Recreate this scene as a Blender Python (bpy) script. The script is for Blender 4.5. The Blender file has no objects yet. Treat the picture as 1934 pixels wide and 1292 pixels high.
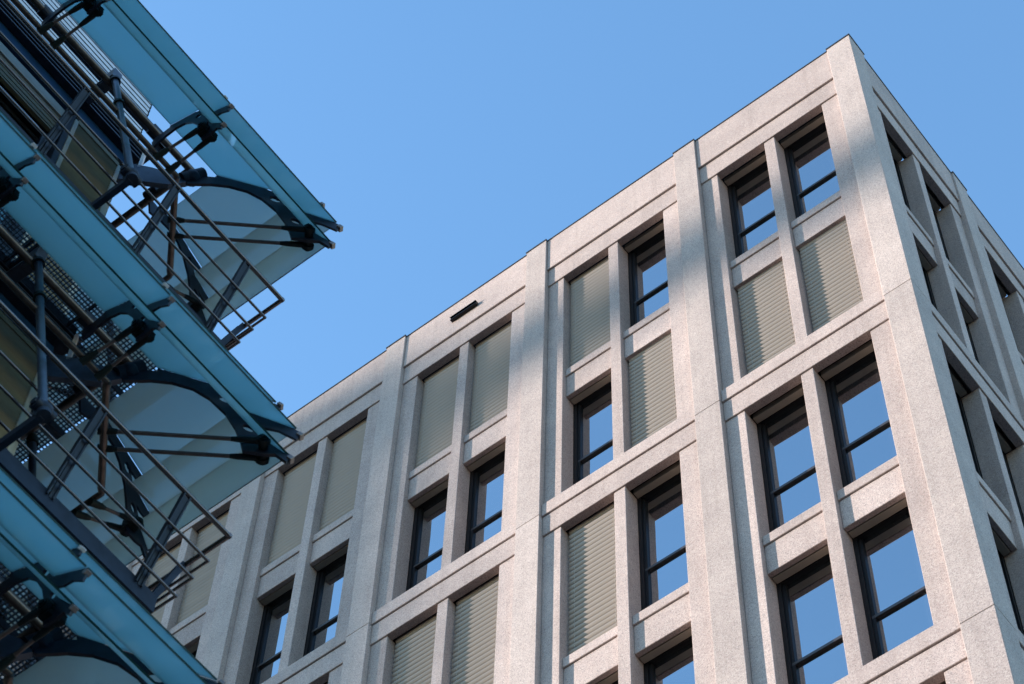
import bpy, bmesh, math, random
from mathutils import Vector, Matrix
random.seed(7)
sc = bpy.context.scene
COL = sc.collection
ZG = 29.45                       # height above the ground of the top panel joint of the stone facade

# ------------------------------------------------------------------ camera
cam_d = bpy.data.cameras.new('camera'); cam = bpy.data.objects.new('camera', cam_d); COL.objects.link(cam)
cam_d.sensor_width = 36.0; cam_d.lens = 85.6
cam_d.dof.use_dof = True; cam_d.dof.focus_distance = 32.0; cam_d.dof.aperture_fstop = 4.5
cam_d.clip_start = 0.1; cam_d.clip_end = 5000
YAW, PITCH, ROLL = -0.7031, 1.0602, 0.0490
fw = Vector((math.cos(PITCH)*math.sin(YAW), math.cos(PITCH)*math.cos(YAW), math.sin(PITCH)))
rt = fw.cross(Vector((0, 0, 1))).normalized(); up = rt.cross(fw)
r2 = rt*math.cos(ROLL) + up*math.sin(ROLL); u2 = up*math.cos(ROLL) - rt*math.sin(ROLL)
M = Matrix((r2, u2, -fw)).transposed().to_4x4()
M.translation = Vector((5.414, -14.2551, -27.8524 + ZG))
cam.matrix_world = M
sc.camera = cam

# ------------------------------------------------------------------ sky and sun
SUN = Vector((-2.1, -1.0, 0.52)).normalized()       # towards the sun
EL = math.asin(SUN.z); AZ = math.atan2(SUN.x, SUN.y)
w = bpy.data.worlds.new('World'); sc.world = w; w.use_nodes = True
nt = w.node_tree; bg = nt.nodes['Background']
sky = nt.nodes.new('ShaderNodeTexSky'); sky.sky_type = 'NISHITA'; sky.sun_disc = False
sky.sun_elevation = EL; sky.sun_rotation = AZ % (2*math.pi); sky.altitude = 50
sky.air_density = 1.6; sky.dust_density = 0.1; sky.ozone_density = 5.0
nt.links.new(sky.outputs[0], bg.inputs[0]); bg.inputs[1].default_value = 0.15
ld = bpy.data.lights.new('sun', 'SUN'); sun = bpy.data.objects.new('sun', ld); COL.objects.link(sun)
ld.energy = 3.05; ld.angle = math.radians(0.53); ld.color = (1.0, 0.865, 0.735)
sun.rotation_euler = SUN.to_track_quat('Z', 'Y').to_euler()
sun.location = (-40, -20, 60)
sc.cycles.caustics_reflective = False
sc.view_settings.view_transform = 'Standard'; sc.view_settings.look = 'None'
sc.view_settings.exposure = 1.74; sc.view_settings.gamma = 1.0

# ------------------------------------------------------------------ materials
def mat(name, color=(.5, .5, .5), rough=.5, metal=0.0, spec=.5):
    m = bpy.data.materials.new(name); m.use_nodes = True
    b = m.node_tree.nodes['Principled BSDF']
    b.inputs['Base Color'].default_value = (*color, 1); b.inputs['Roughness'].default_value = rough
    b.inputs['Metallic'].default_value = metal; b.inputs['Specular IOR Level'].default_value = spec
    return m
def vary(m, scale, lo, hi, rscale=None, bump=0.0, stretch=(1, 1, 1)):
    """noise-driven value change of the base colour, optional bump: wear and dust on a plain material"""
    n = m.node_tree.nodes; l = m.node_tree.links; b = n['Principled BSDF']
    c = tuple(b.inputs['Base Color'].default_value)
    tc = n.new('ShaderNodeTexCoord'); mp = n.new('ShaderNodeMapping'); mp.inputs['Scale'].default_value = stretch
    l.new(tc.outputs['Object'], mp.inputs[0])
    t = n.new('ShaderNodeTexNoise'); t.inputs['Scale'].default_value = scale; t.inputs['Detail'].default_value = 5
    l.new(mp.outputs[0], t.inputs['Vector'])
    r = n.new('ShaderNodeValToRGB'); r.color_ramp.elements[0].position = .3; r.color_ramp.elements[1].position = .7
    r.color_ramp.elements[0].color = tuple(x*lo for x in c[:3]) + (1,)
    r.color_ramp.elements[1].color = tuple(min(1, x*hi) for x in c[:3]) + (1,)
    l.new(t.outputs[0], r.inputs[0]); l.new(r.outputs[0], b.inputs['Base Color'])
    if bump:
        bp = n.new('ShaderNodeBump'); bp.inputs['Strength'].default_value = bump; bp.inputs['Distance'].default_value = .01
        l.new(t.outputs[0], bp.inputs['Height']); l.new(bp.outputs[0], b.inputs['Normal'])
    return m

def granite(name, base, pink, dark, light):
    m = bpy.data.materials.new(name); m.use_nodes = True
    n = m.node_tree.nodes; l = m.node_tree.links; b = n['Principled BSDF']
    b.inputs['Roughness'].default_value = .78; b.inputs['Specular IOR Level'].default_value = .3
    geo = n.new('ShaderNodeNewGeometry')
    def noise(scale, detail=2, rough=.5):
        t = n.new('ShaderNodeTexNoise'); t.inputs['Scale'].default_value = scale; t.inputs['Detail'].default_value = detail
        t.inputs['Roughness'].default_value = rough; l.new(geo.outputs['Position'], t.inputs['Vector']); return t.outputs[0]
    def ramp(src, p0, p1):
        r = n.new('ShaderNodeMapRange'); r.inputs[1].default_value = p0; r.inputs[2].default_value = p1
        l.new(src, r.inputs[0]); return r.outputs[0]
    def mix(fac, a, c):
        x = n.new('ShaderNodeMix'); x.data_type = 'RGBA'
        l.new(fac, x.inputs[0])
        for sock, v in ((x.inputs[6], a), (x.inputs[7], c)):
            if isinstance(v, tuple): sock.default_value = (*v, 1)
            else: l.new(v, sock)
        return x.outputs[2]
    vo = n.new('ShaderNodeTexVoronoi'); vo.inputs['Scale'].default_value = 95; l.new(geo.outputs['Position'], vo.inputs['Vector'])
    sep = n.new('ShaderNodeSeparateColor'); l.new(vo.outputs['Color'], sep.inputs[0])
    c = mix(ramp(sep.outputs[0], .35, .8), base, pink)
    c = mix(ramp(sep.outputs[1], .74, .86), c, dark)
    c = mix(ramp(sep.outputs[2], .78, .9), c, light)
    # weathering: broad stains and streaks running down
    big = noise(1.3, 5, .6)
    x = n.new('ShaderNodeMix'); x.data_type = 'RGBA'; x.blend_type = 'MULTIPLY'
    x.inputs[0].default_value = 1; l.new(c, x.inputs[6])
    g = n.new('ShaderNodeValToRGB'); g.color_ramp.elements[0].position = .3; g.color_ramp.elements[1].position = .7
    g.color_ramp.elements[0].color = (.86, .85, .85, 1); g.color_ramp.elements[1].color = (1.06, 1.05, 1.04, 1)
    l.new(big, g.inputs[0]); l.new(g.outputs[0], x.inputs[7])
    mpn = n.new('ShaderNodeMapping'); mpn.inputs['Scale'].default_value = (9, 9, .35); l.new(geo.outputs['Position'], mpn.inputs[0])
    stn = n.new('ShaderNodeTexNoise'); stn.inputs['Scale'].default_value = 1.0; stn.inputs['Detail'].default_value = 4; l.new(mpn.outputs[0], stn.inputs['Vector'])
    sr = n.new('ShaderNodeValToRGB'); sr.color_ramp.elements[0].position = .32; sr.color_ramp.elements[1].position = .52
    sr.color_ramp.elements[0].color = (.92, .915, .91, 1); sr.color_ramp.elements[1].color = (1, 1, 1, 1); l.new(stn.outputs[0], sr.inputs[0])
    xs = n.new('ShaderNodeMix'); xs.data_type = 'RGBA'; xs.blend_type = 'MULTIPLY'; xs.inputs[0].default_value = 1
    l.new(x.outputs[2], xs.inputs[6]); l.new(sr.outputs[0], xs.inputs[7]); x = xs
    # pieces come from different batches
    oi = n.new('ShaderNodeObjectInfo'); mr = n.new('ShaderNodeMapRange'); mr.inputs[3].default_value = .88; mr.inputs[4].default_value = 1.08
    l.new(oi.outputs['Random'], mr.inputs[0])
    y = n.new('ShaderNodeMix'); y.data_type = 'RGBA'; y.blend_type = 'MULTIPLY'; y.inputs[0].default_value = 1
    l.new(x.outputs[2], y.inputs[6]); l.new(mr.outputs[0], y.inputs[7])
    l.new(y.outputs[2], b.inputs['Base Color'])
    bp = n.new('ShaderNodeBump'); bp.inputs['Strength'].default_value = .55; bp.inputs['Distance'].default_value = .006
    l.new(noise(70, 4, .65), bp.inputs['Height']); l.new(bp.outputs[0], b.inputs['Normal'])
    return m

STONE = granite('pink_grey_granite', (.455, .378, .362), (.495, .402, .378), (.305, .26, .255), (.575, .505, .48))
PIERSTONE = granite('grey_granite', (.465, .396, .379), (.495, .42, .397), (.325, .285, .278), (.58, .52, .497))
CAP = vary(mat('dark_zinc', (.07, .075, .09), .45, .6), 8, .7, 1.4)
FRAME = mat('black_window_frame', (.010, .010, .012), .4, 0, .2)
GREYFRAME = mat('grey_transom', (.04, .038, .042), .4)
CREAM = vary(mat('cream_blind_case', (.34, .30, .25), .5), 6, .9, 1.05)
BLIND = vary(mat('beige_blind_slat', (.31, .262, .232), .45, .15), 3, .88, 1.08, stretch=(.5, .5, 6))
DARKWALL = mat('dark_inner_wall', (.02, .02, .022), .8)

def window_glass():
    m = bpy.data.materials.new('coated_window_glass'); m.use_nodes = True
    n = m.node_tree.nodes; l = m.node_tree.links; n.remove(n['Principled BSDF'])
    d = n.new('ShaderNodeBsdfDiffuse'); d.inputs[0].default_value = (.02, .022, .025, 1)
    g = n.new('ShaderNodeBsdfGlossy'); g.inputs['Roughness'].default_value = .015; g.inputs[0].default_value = (.78, .80, .82, 1)
    lw = n.new('ShaderNodeLayerWeight'); lw.inputs[0].default_value = .35
    mr = n.new('ShaderNodeMapRange'); mr.inputs[3].default_value = .42; mr.inputs[4].default_value = .95
    l.new(lw.outputs['Facing'], mr.inputs[0])
    tc = n.new('ShaderNodeNewGeometry'); t = n.new('ShaderNodeTexNoise'); t.inputs['Scale'].default_value = 1.1; t.inputs['Detail'].default_value = 1
    l.new(tc.outputs['Position'], t.inputs['Vector'])
    bp = n.new('ShaderNodeBump'); bp.inputs['Strength'].default_value = .14; bp.inputs['Distance'].default_value = .02
    l.new(t.outputs[0], bp.inputs['Height']); l.new(bp.outputs[0], g.inputs['Normal'])
    mx = n.new('ShaderNodeMixShader'); l.new(mr.outputs[0], mx.inputs[0]); l.new(d.outputs[0], mx.inputs[1]); l.new(g.outputs[0], mx.inputs[2])
    l.new(mx.outputs[0], n['Material Output'].inputs[0]); return m
WGLASS = window_glass()

def canopy_glass(name, tcol, dcol, dfac):
    m = bpy.data.materials.new(name); m.use_nodes = True
    n = m.node_tree.nodes; l = m.node_tree.links; n.remove(n['Principled BSDF'])
    t = n.new('ShaderNodeBsdfTranslucent'); t.inputs[0].default_value = (*tcol, 1)
    d = n.new('ShaderNodeBsdfDiffuse'); d.inputs[0].default_value = (*dcol, 1)
    tr = n.new('ShaderNodeBsdfTransparent'); tr.inputs[0].default_value = (.50, .78, .86, 1)
    g = n.new('ShaderNodeBsdfGlossy'); g.inputs['Roughness'].default_value = .06; g.inputs[0].default_value = (.85, .95, 1, 1)
    a = n.new('ShaderNodeMixShader'); a.inputs[0].default_value = dfac
    l.new(t.outputs[0], a.inputs[1]); l.new(d.outputs[0], a.inputs[2])
    b = n.new('ShaderNodeMixShader'); b.inputs[0].default_value = .27
    l.new(a.outputs[0], b.inputs[1]); l.new(tr.outputs[0], b.inputs[2])
    f = n.new('ShaderNodeLayerWeight'); fm = n.new('ShaderNodeMath'); fm.operation = 'POWER'; fm.inputs[1].default_value = 4.0
    l.new(f.outputs['Facing'], fm.inputs[0]); fr = n.new('ShaderNodeMapRange'); fr.inputs[3].default_value = .05; fr.inputs[4].default_value = .55; l.new(fm.outputs[0], fr.inputs[0])
    c = n.new('ShaderNodeMixShader'); l.new(fr.outputs[0], c.inputs[0]); l.new(b.outputs[0], c.inputs[1]); l.new(g.outputs[0], c.inputs[2])
    l.new(c.outputs[0], n['Material Output'].inputs[0]); return m
TEAL = canopy_glass('frosted_teal_glass', (.40, .66, .74), (.42, .50, .52), .34)
LITGLASS = canopy_glass('frosted_glass_bounce_lit', (.70, .82, .83), (.88, .88, .82), .52)  # same glass; light bounced off the stone facade is put into its colour
TEALEDGE = mat('glass_edge', (.006, .035, .04), .5, 0, .15)
STEEL = vary(mat('dark_painted_steel', (.013, .019, .033), .46, 0, .22), 9, .75, 1.4)
FORK = vary(mat('dark_green_fitting', (.006, .014, .016), .5, 0, .16), 14, .7, 1.4)
TUBE = vary(mat('weathered_steel_tube', (.095, .082, .078), .36, .65), 12, .75, 1.25, stretch=(1, 1, 1))
RAIL = mat('polished_rail', (.13, .115, .115), .27, .9)
TIP = vary(mat('cap_metal', (.20, .17, .165), .4, .5), 20, .8, 1.2)
SILVER = vary(mat('pale_aluminium', (.62, .63, .65), .35, .3), 10, .9, 1.08)
STRUTM = vary(mat('blue_grey_steel', (.055, .075, .11), .38, .4), 10, .8, 1.2)
NAVY = vary(mat('navy_panel', (.012, .045, .10), .3, 0, .5), 4, .8, 1.25)
OLIVE = vary(mat('olive_blind_slat', (.15, .13, .07), .5), 5, .85, 1.15, stretch=(1, 1, 4))
BEIGE = vary(mat('beige_guide', (.36, .36, .31), .5), 8, .9, 1.1)
GRATE = mat('grating_steel', (.03, .035, .045), .5, .3)

# ------------------------------------------------------------------ mesh helpers
class MB:
    """collects solids, then links them as one mesh object"""
    def __init__(s): s.v = []; s.f = []; s.m = []
    def add(s, verts, faces, mi=0):
        o = len(s.v); s.v += [tuple(p) for p in verts]; s.f += [tuple(i+o for i in f) for f in faces]; s.m += [mi]*len(faces)
        return s
    def box(s, a, b, mi=0):
        (x0, y0, z0), (x1, y1, z1) = a, b
        v = [(x0, y0, z0), (x1, y0, z0), (x1, y1, z0), (x0, y1, z0), (x0, y0, z1), (x1, y0, z1), (x1, y1, z1), (x0, y1, z1)]
        return s.add(v, [(0, 3, 2, 1), (4, 5, 6, 7), (0, 1, 5, 4), (1, 2, 6, 5), (2, 3, 7, 6), (3, 0, 4, 7)], mi)
    def cyl(s, a, b, r0, r1=None, n=10, mi=0):
        a = Vector(a); b = Vector(b); r1 = r0 if r1 is None else r1
        d = (b-a).normalized(); h = Vector((0, 0, 1)) if abs(d.z) < .9 else Vector((1, 0, 0))
        p = d.cross(h).normalized(); q = d.cross(p)
        v = []
        for c, r in ((a, r0), (b, r1)):
            for i in range(n):
                t = 2*math.pi*i/n; v.append(c + (p*math.cos(t)+q*math.sin(t))*r)
        f = [(i, (i+1) % n, n+(i+1) % n, n+i) for i in range(n)] + [tuple(range(n-1, -1, -1)), tuple(range(n, 2*n))]
        return s.add(v, f, mi)
    def tube(s, pts, r, n=10, mi=0):
        for a, b in zip(pts, pts[1:]): s.cyl(a, b, r, n=n, mi=mi)
        for p in pts[1:-1]: s.ball(p, r, mi=mi)
        return s
    def ball(s, c, r, n=8, mi=0, sc_=(1, 1, 1)):
        c = Vector(c); v = [c+Vector((0, 0, r*sc_[2]))]; k = 5
        for j in range(1, k):
            ph = math.pi*j/k
            for i in range(n):
                t = 2*math.pi*i/n
                v.append(c+Vector((r*sc_[0]*math.sin(ph)*math.cos(t), r*sc_[1]*math.sin(ph)*math.sin(t), r*sc_[2]*math.cos(ph))))
        v.append(c-Vector((0, 0, r*sc_[2])))
        f = [(0, 1+i, 1+(i+1) % n) for i in range(n)]
        for j in range(k-2):
            for i in range(n):
                a = 1+j*n+i; b = 1+j*n+(i+1) % n; f.append((a, a+n, b+n, b))
        e = len(v)-1; o = 1+(k-2)*n
        f += [(o+i, e, o+(i+1) % n) for i in range(n)]
        return s.add(v, f, mi)
    def bar(s, a, b, wdir, wd, th, mi=0):
        """flat bar from a to b, width wd along wdir, thickness th"""
        a = Vector(a); b = Vector(b); d = (b-a).normalized(); w_ = Vector(wdir); w_ = (w_-d*w_.dot(d)).normalized()*wd/2
        t = d.cross(w_).normalized()*th/2
        v = [a-w_-t, a+w_-t, a+w_+t, a-w_+t, b-w_-t, b+w_-t, b+w_+t, b-w_+t]
        return s.add(v, [(0, 3, 2, 1), (4, 5, 6, 7), (0, 1, 5, 4), (1, 2, 6, 5), (2, 3, 7, 6), (3, 0, 4, 7)], mi)
    def mesh(s, name, mats, bevel=0.0, tf=None, smooth=False):
        v = [tf(p) for p in s.v] if tf else s.v
        me = bpy.data.meshes.new(name); me.from_pydata([tuple(p) for p in v], [], s.f)
        for m in (mats if isinstance(mats, (list, tuple)) else [mats]): me.materials.append(m)
        me.polygons.foreach_set('material_index', s.m)
        bm = bmesh.new(); bm.from_mesh(me)
        bmesh.ops.recalc_face_normals(bm, faces=bm.faces)
        if bevel: bmesh.ops.bevel(bm, geom=bm.edges[:], offset=bevel, segments=1, affect='EDGES', clamp_overlap=True)
        if smooth:
            for f in bm.faces: f.smooth = len(f.verts) == 4
            for e in bm.edges:
                if len(e.link_faces) == 2 and e.calc_face_angle(0) > .7: e.smooth = False
        bm.to_mesh(me); bm.free(); me.update()
        return me
def put(name, me, parent=None, loc=(0, 0, 0)):
    o = bpy.data.objects.new(name, me); COL.objects.link(o); o.location = loc; o.parent = parent
    return o
def empty(name, loc=(0, 0, 0)):
    o = bpy.data.objects.new(name, None); COL.objects.link(o); o.location = loc; return o
def tag(o, label, cat=None, group=None, kind=None):
    if label: o['label'] = label
    if cat: o['category'] = cat
    if group: o['group'] = group
    if kind: o['kind'] = kind
    return o

# ------------------------------------------------------------------ ground
g = MB(); g.add([(-1500, -1500, 0), (1500, -1500, 0), (1500, 1500, 0), (-1500, 1500, 0)], [(0, 1, 2, 3)])
PAVE = vary(mat('street_paving', (.09, .088, .085), .85), .8, .8, 1.2)
ground = put('ground', g.mesh('ground', PAVE)); tag(ground, 'grey stone paving of the street below', None, None, 'structure')

# ------------------------------------------------------------------ unseen tower, added to shade part of the stone facade
h_ = Vector((SUN.x, SUN.y, 0)).normalized(); pv = Vector((-h_.y, h_.x, 0)); pv = pv if pv.x > 0 else -pv
def tower_pt(a, d, z): return h_*d + pv*a + Vector((0, 0, z))
def tower_box(a0, a1, d0, d1, z0, z1):
    mb = MB(); v = [tower_pt(a, d, z) for z in (z0, z1) for (a, d) in ((a0, d0), (a1, d0), (a1, d1), (a0, d1))]
    return mb.add(v, [(0, 3, 2, 1), (4, 5, 6, 7), (0, 1, 5, 4), (1, 2, 6, 5), (2, 3, 7, 6), (3, 0, 4, 7)])
TD = 174.0; TZ = ZG + TD*math.tan(EL)
def ta(x): return x*pv.x
TOWER = empty('added_shade_tower', tower_pt(-16, TD+9, 0))
tag(TOWER, 'unseen plain tower with a jutting slab, added to shade the stone facade', 'tower')
CONC = vary(mat('pale_concrete', (.42, .41, .39), .85), .5, .85, 1.1)
def tput(name, mb, m_): o = put(name, mb.mesh(name, m_), TOWER); o.location = -TOWER.location; return o
tput('wall', tower_box(ta(-8.0)-26, ta(-8.0), TD, TD+18, .02, TZ+6.1), CONC)
tput('shade_slab', tower_box(ta(-8.0)+.01, ta(4.5), TD+2, TD+9, TZ+4.95, TZ+5.38), CONC)  # invented slab, sized to throw a soft shade band across the piers
for i in range(18):
    z = 4 + i*3.7
    if z+2 < TZ+6: tput('window_band', tower_box(ta(-8.0)-25, ta(-8.0)-1, TD-.03, TD-.004, z, z+1.9), WGLASS)

# ================================================================== STONE BUILDING
A = empty('stone_building', (0, 0, 0))
tag(A, 'pink grey granite office building with gridded facade, corner towards the street', 'building')
BAY = 3.016; PW = .4134; CW = .425; H2 = 7.2; TOP = 8.31
NF, NR, NP = 6, 3, 4
cache = {}
def side_tf(side):
    if side == 'F': return lambda p: (-p[0], p[1], p[2])
    return lambda p: (-p[1], p[0], p[2])
def A_piece(name, side, s0, z0, key, build, mats, bevel=0.006, parent=A, smooth=False):
    """build() fills an MB in panel coordinates (s along the face, n into the wall, z up); meshes are shared between alike pieces"""
    k = (name, side, key)
    if k not in cache:
        mb = MB(); build(mb); cache[k] = mb.mesh(name, mats, bevel, side_tf(side), smooth)
    loc = (-s0, 0, z0) if side == 'F' else (0, s0, z0)
    if parent is not A: loc = tuple(Vector(loc) - parent.location)
    return put(name, cache[k], parent, loc)

N_PIER, N_PARA, N_SILL, N_BEAM, N_FRAME = 0.0, .034, .045, .070, .095
OUT_S, OUT_Z = 1.44, .47
WS = (.75, 1.635, 1.825, 2.71)         # window edges within a bay
blind_map = {  # (side, bay, panel, row 0 upper / 1 lower, column 0 next to the corner)
 ('F', 1, 0, 0, 1), ('F', 2, 0, 0, 0), ('F', 2, 0, 0, 1), ('F', 3, 0, 0, 0), ('F', 3, 0, 0, 1), ('F', 4, 0, 0, 0), ('F', 4, 0, 0, 1),
 ('F', 0, 0, 1, 0), ('F', 0, 0, 1, 1), ('F', 1, 0, 1, 0), ('F', 1, 1, 0, 1), ('F', 2, 1, 0, 0), ('F', 2, 1, 0, 1)}
PITCH_S = .108
def slat_mb(mb, wd, dz=0):
    prof = [(.2262, .002), (.2295, .0), (.236, -.022), (.252, -.048), (.276, -.074), (.306, -.096)]
    k = len(prof); v = []
    for e in (0, .003):
        for (n_, z_) in prof: v += [(.034, n_+e, z_+e*.4+dz), (wd-.03, n_+e, z_+e*.4+dz)]
    f = []; o = 2*k
    for i in range(k-1):
        a = 2*i; f.append((a, a+1, a+3, a+2)); f.append((o+a, o+a+2, o+a+3, o+a+1))
        f += [(a, a+2, o+a+2, o+a), (a+1, o+a+1, o+a+3, a+3)]
    f += [(0, o, o+1, 1), (o-2, o-1, 2*o-1, 2*o-2)]
    mb.add(v, f)

for side, nb in (('F', NF), ('R', NR)):
    for pn in range(NP):
        zt = ZG + H2 - pn*H2 ; zb = zt - H2
        for k in range(nb + 1):
            # piers, one block per panel height
            if k == 0:
                if side == 'R': continue
                A_piece('pier', 'F', 0, zb, ('corner', pn == 0), lambda m: m.box((0, 0, .005), (CW, CW, (TOP-.027 if pn == 0 else H2-.005))), PIERSTONE)
            else:
                A_piece('pier', side, k*BAY, zb, (pn == 0,), lambda m: m.box((0, 0, .005), (PW, .37, (TOP-.027 if pn == 0 else H2-.005))), PIERSTONE)
        for k in range(nb):
            s0 = k*BAY; e0 = CW if k == 0 else PW
            key0 = k == 0
            if pn == 0:
                A_piece('parapet', side, s0, zt, key0, lambda m: m.box((e0+.004, N_PARA, .070), (BAY-.004, .34, TOP-H2-.025)), STONE)
                A_piece('parapet_coping', side, s0, zt, key0, lambda m: m.box((e0+.012, N_PARA-.014, TOP-H2-.024), (BAY-.012, .36, TOP-H2)), CAP, .004)
            A_piece('lintel_beam', side, s0, zt, (key0, pn == 0), lambda m: m.box((e0+.003, N_BEAM, -.455), (BAY-.003, .20, .066 if pn == 0 else -.006)), STONE)
            A_piece('sill_band', side, s0, zb, key0, lambda m: m.box((e0+.003, N_SILL, .006), (BAY-.003, .40, .29)), STONE)
            A_piece('jamb', side, s0, zb, ('a', key0), lambda m: m.box((e0+.002, N_FRAME, .291), (WS[0], .365, H2-.456)), STONE)
            A_piece('jamb', side, s0, zb, 'b', lambda m: m.box((WS[3], N_FRAME, .291), (BAY-.002, .365, H2-.456)), STONE)
            A_piece('mullion', side, s0, zb, 0, lambda m: m.box((WS[1], N_FRAME, .291), (WS[2], .365, H2-.456)), STONE)
            for c in (0, 1):
                a, b = WS[2*c], WS[2*c+1]; wd = b-a
                A_piece('spandrel_sill', side, s0+a, zb, round(wd, 3), lambda m: m.box((.003, .150, 3.655), (wd-.003, .40, 3.84)), STONE)
                A_piece('spandrel', side, s0+a, zb, round(wd, 3), lambda m: m.box((.003, .176, 3.09), (wd-.003, .25, 3.65)), STONE)
                for row, (w0, w1) in enumerate(((3.84, H2-.455), (.29, 3.09))):
                    ht = w1 - w0; T0 = 1.22; F = .055
                    def fr(m):
                        m.box((0, .368, 0), (F, .46, ht+.12)); m.box((wd-F, .368, 0), (wd, .46, ht+.12))
                        m.box((F, .368, 0), (wd-F, .46, F)); m.box((F, .368, ht-.02), (wd-F, .46, ht+.12))
                        # inner sash
                        m.box((F, .395, F), (F+.045, .45, ht-.02)); m.box((wd-F-.045, .395, F), (wd-F, .45, ht-.02))
                    win = A_piece('window', side, s0+a, zb+w0, (row, round(wd, 3)), fr, FRAME, 0)
                    i0 = F+.045; i1 = wd-F-.045
                    A_piece('transom', side, s0+a, zb+w0, (row, round(wd, 3)), lambda m: m.box((F+.001, .392, T0-.026), (wd-F-.001, .45, T0+.026)), GREYFRAME, .004, win)
                    A_piece('pane', side, s0+a, zb+w0, (row, 'u', round(wd, 3)), lambda m: m.box((i0-.01, .43, T0+.02), (i1+.01, .442, ht)), WGLASS, 0, win)
                    A_piece('pane', side, s0+a, zb+w0, (row, 'l', round(wd, 3)), lambda m: m.box((i0-.01, .43, F-.01), (i1+.01, .442, T0-.02)), WGLASS, 0, win)
                    def case(m):
                        m.box((.012, .262, ht-.004), (wd-.012, .362, ht+.10))
                    if (side, k, pn, row, c) in blind_map:
                        bl = A_piece('blind', side, s0+a, zb+w0, (row, round(wd, 3)), lambda m: m.box((.012, .262, ht+.0), (wd-.012, .352, ht+.11)), BLIND, 0)
                        ns = int((ht+.02)/PITCH_S)
                        if k == 4:
                            def allsl(m):
                                for i in range(ns): slat_mb(m, wd, ht - i*PITCH_S)
                            o = A_piece('slats', side, s0+a, zb+w0, ('all', row), allsl, BLIND, 0, bl); tag(o, None, kind='stuff')
                        else:
                            for i in range(ns):
                                A_piece('slat', side, s0+a, zb+w0+ht-i*PITCH_S, round(wd, 3), lambda m: slat_mb(m, wd), BLIND, 0, bl, True)
                        for q_ in (.12, wd-.12): A_piece('cord', side, s0+a+q_, zb+w0, (row, 'cord'), lambda m: m.cyl((0, .243, .02), (0, .243, ht), .003, n=5), BEIGE, 0, bl)
                    else:
                        A_piece('blind_case', side, s0+a, zb+w0, (row, round(wd, 3)), case, CREAM, .003)
    # pier copings
    for k in range(nb+1):
        zt = ZG + TOP
        if k == 0:
            if side == 'F': A_piece('pier_coping', 'F', 0, zt, 'c', lambda m: m.box((-.014, -.014, -.026), (CW+.01, CW+.01, .006)), CAP, .004)
        else:
            A_piece('pier_coping', side, k*BAY, zt, 'p', lambda m: m.box((-.010, -.014, -.026), (PW+.010, .36, .006)), CAP, .004)
# overflow outlet on the parapet
A_piece('overflow_outlet', 'F', 2*BAY+OUT_S, ZG+H2, 0, lambda m: (m.box((0, -.03, OUT_Z), (.55, .04, OUT_Z+.012)), m.box((0.002, -.01, OUT_Z+.0119), (.548, .04, OUT_Z+.075)), m.box((0, -.04, OUT_Z+.0749), (.55, .04, OUT_Z+.085))), FRAME, 0)
# (its place on the parapet is set above)
# inner core that closes the building behind the windows, and the lower storeys
m = MB(); LX = NF*BAY+.3; LY = NR*BAY+.3
m.box((-LX, .47, ZG+H2-NP*H2+.02), (-.47, LY, ZG+H2+.6))
put('inner_wall', m.mesh('inner_wall', DARKWALL), A)
m = MB(); m.box((-70, .12, .015), (-LX-.02, LY, ZG+TOP-.1)); put('far_wing', m.mesh('far_wing', STONE), A)
m = MB(); m.box((-LX, .02, .01), (-.02, LY, ZG+H2-NP*H2-.006)); put('base_wall', m.mesh('base_wall', STONE), A)

# ================================================================== GLASS AND STEEL BUILDING
B = empty('glass_building', (0, 0, 0))
tag(B, 'dark steel office building with teal glass sunshade louvres and railed walkways', 'building')
D0 = 5.5; S = 3.6; LV = 3
def mir(p): return (p[1]+D0, p[0]-D0, p[2])
def idt(p): return tuple(p)
SIDES = (('x', idt), ('y', mir))
def corner(x): return x-D0
Y_END = -14.4                    # how far the wing runs towards the viewer
class LevelKit(list): pass
kit = LevelKit()                 # (name, mesh, child list)
def K(name, mb, mats, tf=idt, bevel=0, smooth=False, kids=(), kind=None):
    e = [name, mb.mesh(name, mats, bevel, tf, smooth), list(kids), kind]; kit.append(e); return e
def sub(name, mb, mats, tf=idt, bevel=0, smooth=False, kind=None):
    return [name, mb.mesh(name, mats, bevel, tf, smooth), [], kind]

BR = [-9.22 - 1.475*i for i in range(4)]            # bracket planes
RING = {'T': ((-3.08, -7.43), (-2.385, -7.75)), 'U': ((-2.585, -7.90), (-2.245, -8.105)), 'L': ((-2.425, -8.285), (-2.262, -8.495))}
def pane_solid(quad, th):
    q = [Vector(p) for p in quad]; n = (q[1]-q[0]).cross(q[3]-q[0]).normalized()*th/2
    mb = MB(); v = [p-n for p in q]+[p+n for p in q]
    mb.add(v, [(0, 1, 2, 3), (7, 6, 5, 4)], 0)
    mb.add(v, [(0, 4, 5, 1), (1, 5, 6, 2), (2, 6, 7, 3), (3, 7, 4, 0)], 1)
    return mb
for sd, tf in SIDES:
    for nm, ((xi, zi), (xo, zo)) in RING.items():
        cuts = [None] + BR + [Y_END]
        for i in range(len(cuts)-1):
            y0i = (corner(xi)-.012) if i == 0 else cuts[i]-.008
            y0o = (corner(xo)-.012) if i == 0 else cuts[i]-.008
            y1 = cuts[i+1]+.008
            K('glass_louvre', pane_solid([(xi, y0i, zi), (xo, y0o, zo), (xo, y1, zo), (xi, y1, zi)], .016), [TEAL if sd == 'x' else LITGLASS, TEALEDGE], tf)

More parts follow.
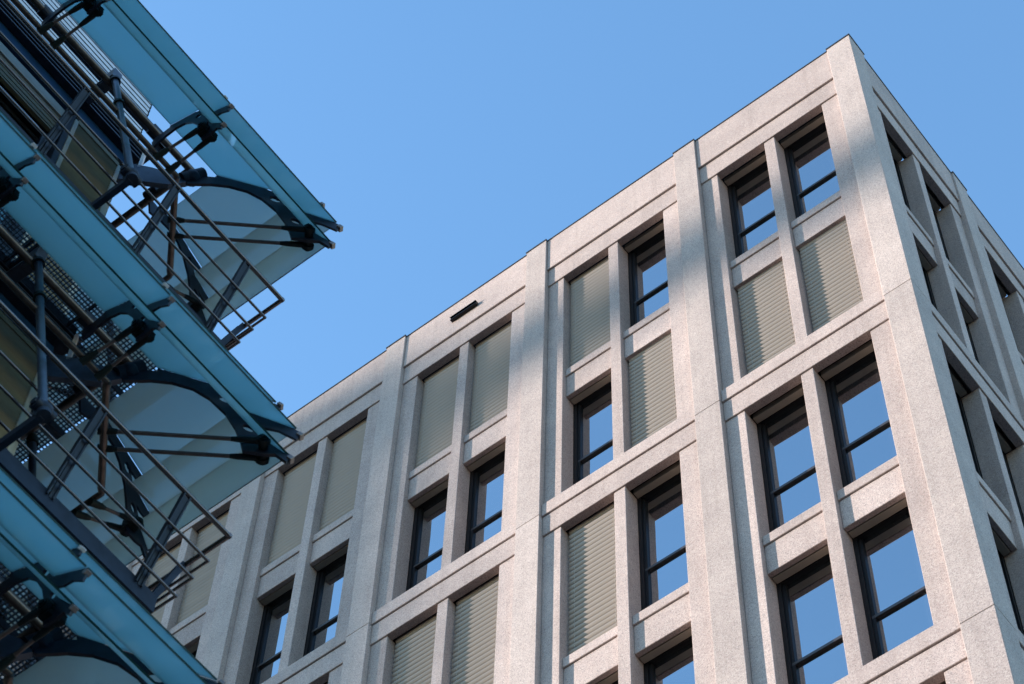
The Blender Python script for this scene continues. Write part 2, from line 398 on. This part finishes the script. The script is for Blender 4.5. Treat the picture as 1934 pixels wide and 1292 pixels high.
# bracket plate: outline in (x, z), traced from the arch shape
ARCH = [(-3.29, -7.56), (-3.258, -7.49), (-3.227, -7.49), (-3.155, -7.505), (-3.075, -7.50), (-3.085, -7.455), (-2.743, -7.61), (-2.664, -7.72), (-2.54, -8.02), (-2.45, -8.21), (-2.406, -8.306), (-2.292, -8.450),
        (-2.237, -8.52), (-2.271, -8.60), (-2.335, -8.515), (-2.397, -8.53), (-2.512, -8.52), (-2.539, -8.376), (-2.58, -8.21), (-2.648, -8.015), (-2.757, -7.814), (-2.862, -7.695), (-2.985, -7.64), (-3.101, -7.646), (-3.17, -7.674), (-3.25, -7.70)]
ARM = [(-2.60, -7.92), (-2.479, -7.98), (-2.262, -8.115), (-2.212, -8.174), (-2.241, -8.26), (-2.347, -8.166), (-2.43, -8.15), (-2.52, -8.10)]
ARM2 = [(-2.76, -7.615), (-2.40, -7.775), (-2.355, -7.80), (-2.37, -7.86), (-2.45, -7.85), (-2.66, -7.78)]
HOLES = [(-2.668, -7.80, .036, .058), (-2.51, -8.19, .026, .055)]
def earcut(outer, holes):
    bm = bmesh.new(); es = []
    for loop in [outer]+holes:
        vs = [bm.verts.new((p[0], 0, p[1])) for p in loop]
        for i in range(len(vs)): es.append(bm.edges.new((vs[i], vs[(i+1) % len(vs)])))
    bmesh.ops.triangle_fill(bm, use_beauty=True, use_dissolve=False, edges=es)
    bm.verts.index_update()
    v = [(q.co.x, q.co.z) for q in bm.verts]; f = [tuple(x.index for x in t.verts) for t in bm.faces]
    bm.free(); return v, f
def plate(mb, outer, holes, place, th):
    """place(x, z, t) -> 3D point, t across the thickness"""
    v, f = earcut(outer, holes); k = len(v)
    P = [place(x, z, -th/2) for x, z in v] + [place(x, z, th/2) for x, z in v]
    F = [t for t in f] + [tuple(i+k for i in reversed(t)) for t in f]
    o = 0
    for loop in [outer]+holes:
        n = len(loop)
        for i in range(n): a = o+i; b = o+(i+1) % n; F.append((a, b, b+k, a+k))
        o += n
    mb.add(P, F)
def ell(cx, cz, rx, rz, n=14, tilt=.5):
    o = []
    for i in range(n):
        t = 2*math.pi*i/n; x = rx*math.cos(t); z = rz*math.sin(t)
        o.append((cx+x*math.cos(tilt)-z*math.sin(tilt), cz+x*math.sin(tilt)+z*math.cos(tilt)))
    return o
hol = [ell(*h) for h in HOLES]
R2 = math.sqrt(.5)
def diag_pl(x, z, t): return (x - t*R2, x - D0 + t*R2, z)
def side_pl(y): return lambda x, z, t: (x, y+t, z)
def rod(a, b, r=.017, fk=.20):
    """tie rod with dark forked sleeves at both ends -> (rod mb, fittings mb)"""
    a = Vector(a); b = Vector(b); d = (b-a).normalized()
    m1 = MB().cyl(a+d*.05, b-d*.08, r, n=12)
    m2 = MB(); m2.cyl(a-d*.035, a+d*.08, .034, .027, n=12); m2.cyl(a+d*.075, a+d*.115, .026, .019, n=12)
    m3 = MB(); m3.cyl(b-d*(fk+.05), b-d*(fk-.005), .018, .024, n=12); m3.cyl(b-d*fk, b-d*.05, .024, .028, n=12)
    m3.bar(b-d*.06, b+d*.05, (0, 0, 1), .06, .03)
    return m1, m2, m3
def hub(c, axis, L=.2, r=.055):
    c = Vector(c); ax = Vector(axis).normalized(); h = MB()
    h.cyl(c-ax*L/2, c+ax*L/2, r*.72, n=14)
    for s_ in (-1, 1):
        h.cyl(c+ax*s_*(L/2-.05), c+ax*s_*(L/2-.012), r, n=14); h.cyl(c+ax*s_*(L/2-.012), c+ax*s_*(L/2+.012), r*.45, n=6)
    return h
# --- corner bracket
mb = MB(); plate(mb, ARCH, hol, diag_pl, .028); plate(mb, ARM, [], diag_pl, .022); plate(mb, ARM2, [], diag_pl, .020)
kids = []
base = [(-3.225, -8.81, -8.55), (-3.335, -8.695, -8.55)]
hubc = Vector((-2.407, -7.907, -8.45))
for bpnt, off in ((base[0], Vector((.055, -.055, 0))), (base[1], Vector((-.055, .055, 0)))):
    m1, m2, m3 = rod(bpnt, hubc+off); kids += [sub('tie_rod', m1, TUBE, smooth=True), sub('rod_socket', m2, FORK, smooth=True), sub('rod_fork', m3, FORK, smooth=True)]
kids.append(sub('hub', hub(hubc, (1, -1, 0), .24), FORK, smooth=True))
for (x, z, w_) in ((-2.222, -8.20, .05), (-2.25, -8.55, .05), (-2.362, -7.79, .035)):
    c = Vector((x, x-D0, z)); dv = Vector((1, 1, -1.35)).normalized()
    kids.append(sub('end_cap', MB().bar(c-dv*.03, c+dv*.02, (1, -1, 0), .055, w_*.85), TIP, bevel=.003))
K('corner_bracket', mb, STEEL, kids=kids)
# --- side brackets
for sd, tf in SIDES:
    for y in BR:
        mb = MB(); plate(mb, ARCH, hol, side_pl(y), .022); plate(mb, ARM, [], side_pl(y), .018); plate(mb, ARM2, [], side_pl(y), .018)
        kids = []; hc = Vector((-2.47, y, -8.40))
        for dy in (-.08, .085):
            m1, m2, m3 = rod((-2.885, y-.06+dy, -8.60), hc+Vector((0, dy*.75, .0)), .015, .15); kids += [sub('tie_rod', m1, TUBE, tf, smooth=True), sub('rod_socket', m2, FORK, tf, smooth=True), sub('rod_fork', m3, FORK, tf, smooth=True)]
        h = hub(hc, (0, 1, 0), .19, .05); h.box((-2.53, y-.05, -8.46), (-2.44, y+.05, -8.34)); kids.append(sub('hub', h, FORK, tf, smooth=True))
        for (x, z, w_) in ((-2.225, -8.185, .045), (-2.25, -8.545, .045), (-2.362, -7.80, .035)):
            c = Vector((x, y, z)); dv = Vector((1, 0, -1.35)).normalized()
            kids.append(sub('end_cap', MB().bar(c-dv*.03, c+dv*.018, (0, 1, 0), .045, w_*.85), SILVER if z > -8 else TIP, tf, bevel=.003))
        # block that clamps the bracket to the upper tube
        kids.append(sub('clamp', MB().cyl((-3.286, y-.075, -7.35), (-3.286, y+.075, -7.35), .062, n=14), STEEL, tf, bevel=.004, smooth=False))
        K('bracket', mb, STEEL, tf, kids=kids)
    # upper ring tube, lower ring tube
    K('ring_tube', MB().cyl((-3.286, Y_END, -7.35), (-3.262, -8.635 if sd == 'x' else -8.80, -7.38), .036, n=14), TUBE, tf, smooth=True)
    K('tie_tube', MB().cyl((-2.90, Y_END, -8.58), (-2.90, -9.10, -8.56), .026, n=12), TUBE, tf, smooth=True)
K('tie_tube', MB().tube([(-2.90, -9.10, -8.56), (-2.94, -9.075, -8.555), (-3.575, -8.44, -8.555), (-3.60, -8.40, -8.56)], .031, 12), TUBE, smooth=True)
# node at the corner, and the arm that carries it from the building corner
nd = MB(); nd.ball((-3.235, -8.735, -7.55), .085, 12); nd.cyl((-3.30, -8.80, -7.62), (-3.17, -8.67, -7.45), .07, n=12)
arm = MB(); plate(arm, [(-3.70, -7.44), (-3.507, -7.48), (-3.287, -7.60), (-3.26, -7.70), (-3.366, -7.79), (-3.569, -7.787), (-3.70, -7.80)], [], diag_pl, .05)
K('corner_arm', arm, STRUTM, kids=[sub('node', nd, STEEL, smooth=True)])
# --- inclined struts from the walkway edge up to the upper tube
for sd, tf in SIDES:
    for y in (-9.86, -12.81):
        p0 = Vector((-2.32, y, -10.57)); p1 = Vector((-3.24, y, -7.28)); d = (p1-p0).normalized()
        st = MB().cyl(p0, p1, .033, n=14)
        def at(z): return p0+(p1-p0)*((z-p0.z)/(p1.z-p0.z))
        kk = []
        for z in (-8.29, -7.45): q = at(z); kk.append(sub('collar', MB().cyl(q-d*.02, q+d*.036, .052, n=14).cyl(q+d*.035, q+d*.07, .045, .036, n=14), FORK, tf, smooth=True))
        cl = MB()
        cl.ball(p0, .07, 12); cl.cyl(p0-Vector((0, .085, 0)), p0+Vector((0, .085, 0)), .05, n=12); cl.cyl(p0+Vector((0, .085, 0))-d*0, p0+Vector((0, -.1, 0)), .03, n=8); cl.cyl(p0-d*.11, p0, .052, n=14)
        hd = MB(); hd.box((-3.37, y-.05, -7.36), (-3.2, y+.05, -7.20)); hd.bar((-3.28, y, -7.33), (-3.6, y, -7.30), (0, 1, 0), .12, .03)
        ar = MB(); ar.bar((-2.30, y, -10.64), (-3.69, y, -10.64), (0, 0, 1), .09, .05)
        K('strut', st, STRUTM, tf, smooth=True, kids=kk+[sub('foot_joint', cl, STEEL, tf, smooth=True), sub('strut_head', hd, STRUTM, tf, .004), sub('console_arm', ar, STEEL, tf, .004)])
# --- walkway: edge beam, grating, rails
RAILS = [(-2.485, -9.66, .021), (-2.56, -10.0, .012), (-2.617, -10.225, .012), (-2.675, -10.46, .012)]
for sd, tf in SIDES:
    x = -2.76
    bm_ = MB(); bm_.add([(x, corner(x), -10.50), (x, Y_END, -10.50), (x-.03, Y_END, -10.50), (x-.03, corner(x)-.03, -10.50), (x, corner(x), -10.68), (x, Y_END, -10.68), (x-.03, Y_END, -10.68), (x-.03, corner(x)-.03, -10.68)],
             [(0, 1, 2, 3), (7, 6, 5, 4), (0, 4, 5, 1), (1, 5, 6, 2), (2, 6, 7, 3), (3, 7, 4, 0)])
    wk = [sub('joist', MB().box((-3.66, y, -10.66), (-2.79, y+.012, -10.585)), STEEL, tf) for y in [-9.2-.7375*i for i in range(8)]]
    wk.append(sub('inner_beam', MB().box((-3.66, Y_END, -10.67), (-3.60, corner(-3.60), -10.56)), STEEL, tf))
    gr = MB(); p = .036
    xx = -3.60
    while xx < -2.80:
        y_top = corner(xx) if sd == 'x' else corner(xx)-.002
        gr.box((xx, Y_END, -10.575), (xx+.005, y_top, -10.545)); xx += p
    yy = Y_END
    while yy < corner(-2.8):
        x0 = max(-3.60, yy+D0) if yy > corner(-3.60) else -3.60
        if x0 < -2.80: gr.box((x0, yy, -10.572), (-2.80, yy+.005, -10.553))
        yy += p
    K('walkway', bm_, STEEL, tf, kids=wk+[sub('grating', gr, GRATE, tf, kind='stuff')])
    hr = None
    kids = []
    for i, (xr, zr, r) in enumerate(RAILS):
        t_ = MB().cyl((xr, Y_END, zr), (xr, corner(xr)+r*.8, zr), r, n=10)
        if i == 0: hr = t_
        else: kids.append(sub('rail', t_, RAIL, tf, smooth=True))
    for y in (-8.43, -9.32, -10.42, -11.5, -12.6, -13.7):
        po = MB()
        for dy in (-.028, .028): po.bar((-2.497, y+dy, -9.66), (-2.765, y+dy-.02, -10.56), (1, 0, .3), .05, .012)
        po.bar((-2.60, y, -10.01), (-2.765, y, -10.56), (0, 1, 0), .05, .02)
        po.bar((-2.50, y, -9.69), (-2.60, y, -10.01), (0, 1, 0), .05, .02)
        kids.append(sub('rail_post', po, STEEL, tf))
    K('handrail', hr, RAIL, tf, smooth=True, kids=kids)
# --- the facade behind: storey-high windows, blinds, panels, louvre bars
XF = -3.69
MUL = [corner(XF)-.0, -9.87, -11.35, -12.81, Y_END]
for sd, tf in SIDES:
    for i in range(4):
        y0, y1 = MUL[i], MUL[i+1]
        g0 = .004 if (i == 0 and sd == 'y') else .002
        K('spandrel_panel', MB().box((XF-.10, y1+.006, -7.51), (XF+.012, y0-.006, -7.235)), NAVY, tf, .003)
        K('head_panel', MB().box((XF-.16, y1+.004, -7.66), (XF-.05, y0-.004, -7.512)), STEEL, tf)
        # window: frame, pane
        wf = MB(); wf.box((XF-.2, y1+.002, -10.56), (XF-.12, y1+.06, -7.66)); wf.box((XF-.2, y0-.06, -10.56), (XF-.12, y0-.002-.0, -7.66))
        wf.box((XF-.2, y1+.06, -10.56), (XF-.12, y0-.06, -10.48)); wf.box((XF-.2, y1+.06, -7.72), (XF-.12, y0-.06, -7.66)); wf.box((XF-.2, y1+.06, -9.1), (XF-.12, y0-.06, -9.05))
        K('window', wf, FRAME, tf, kids=[sub('pane', MB().box((XF-.17, y1+.05, -10.5), (XF-.16, y0-.05, -7.7)), WGLASS, tf)])
        if i in (0, 2):
            sl = MB(); z = -7.63; bot = -10.3 if i == 0 else -8.9
            while z > bot:
                sl.add([(XF+.02, y1+.08, z), (XF+.02, y0-.07, z), (XF-.008, y0-.07, z-.05), (XF-.008, y1+.08, z-.05), (XF+.017, y1+.08, z), (XF+.017, y0-.07, z), (XF-.011, y0-.07, z-.05), (XF-.011, y1+.08, z-.05)],
                       [(0, 1, 2, 3), (7, 6, 5, 4), (0, 4, 5, 1), (1, 5, 6, 2), (2, 6, 7, 3), (3, 7, 4, 0)]); z -= .046
            kd = [sub('slats', sl, OLIVE, tf, kind='stuff')]
            for yy in (y1+.055, y0-.055):
                gm = MB().box((XF-.02, yy-.022, -10.4), (XF+.03, yy+.022, -7.60)); kd.append(sub('guide', gm, BEIGE, tf, .004))
            K('blind', MB().box((XF-.03, y1+.07, -7.63), (XF+.03, y0-.07, -7.56)), OLIVE, tf, kids=kd)
        else:
            st = MB()
            for j in range(9): st.box((XF-.02, y1+.08, -7.86-.035*j), (XF+.02+.004*(j % 2), y0-.07, -7.86-.035*j+.026))
            K('blind', MB().box((XF-.03, y1+.07, -7.80), (XF+.03, y0-.07, -7.66)), BEIGE, tf, kids=[sub('slats', st, OLIVE, tf, kind='stuff')])
        K('mullion', MB().box((XF-.12, y1-.03, -10.56), (XF+.02, y1+.03, -7.24)), STEEL, tf, .003)
    for j, z in enumerate((-7.11, -7.18, -7.25, -7.32)):
        K('louvre_bar', MB().box((XF+.0, Y_END, z), (XF+.09, corner(XF+.09), z+.022)) if sd == 'x' else MB().box((XF+.0, Y_END, z+.001), (XF+.09, corner(XF+.002), z+.021)), STEEL, tf)
        lp = MB().box((XF+.091, Y_END, z+.004), (XF+.097, corner(XF+.091), z+.018)); K('louvre_lip', lp, STRUTM, tf)
    K('floor_edge', MB().box((XF-.14, Y_END, -7.236), (XF-.02, corner(XF-.02), -6.962)), STEEL, tf)
# silver corner post of the louvre band
K('corner_post', MB().bar((-3.588, -9.088, -7.50), (-3.588, -9.088, -7.09), (1, -1, 0), .05, .03), SILVER)

for lv in range(LV):
    off = (0, 0, ZG - S*lv)
    for name, me, kids, kind in kit:
        o = put(name, me, B, off)
        if kind: o['kind'] = kind
        for n2, me2, _, k2 in kids:
            c = put(n2, me2, o, (0, 0, 0))
            if k2: c['kind'] = k2

# core of the building and storeys below the sunshades
m = MB(); m.box((-16, -24, .01), (XF-.205, corner(XF-.205), ZG-6.96)); put('core_wall', m.mesh('core_wall', DARKWALL), B)
m = MB(); m.box((XF-.20, -24, .02), (XF-.01, corner(XF-.01), ZG-7.66-S*LV+.4)); m.box((-16, corner(XF-.20)-.004, .02), (XF-.20, corner(XF-.01)-.002, ZG-7.66-S*LV+.4))
put('base_wall', m.mesh('base_wall', NAVY), B)
# roof screen of pale bars round the roof edge
for sd, tf in SIDES:
    for i in range(13):
        z = -6.92 + i*.085
        put('screen_bar', MB().box((-3.67, Y_END, z), (-3.655, corner(-3.655), z+.058)).mesh('screen_bar', SILVER, 0, tf), B, (0, 0, ZG))
    put('screen_gap_shade', MB().box((-3.70, Y_END, -6.95), (-3.69, corner(-3.69), -5.82)).mesh('screen_gap_shade', STEEL, 0, tf), B, (0, 0, ZG))  # added dark sheet standing in for the shade between the bars
    for y in (-9.3, -10.6, -11.9, -13.2):
        put('screen_post', MB().box((-3.76, y-.02, -6.96), (-3.70, y+.02, -5.6)).mesh('screen_post', STEEL, 0, tf), B, (0, 0, ZG))
    gt = MB().box((-3.53, Y_END, -6.93), (-3.45, corner(-3.45), -6.86)); put('gutter', gt.mesh('gutter', STRUTM, .004, tf), B, (0, 0, ZG))
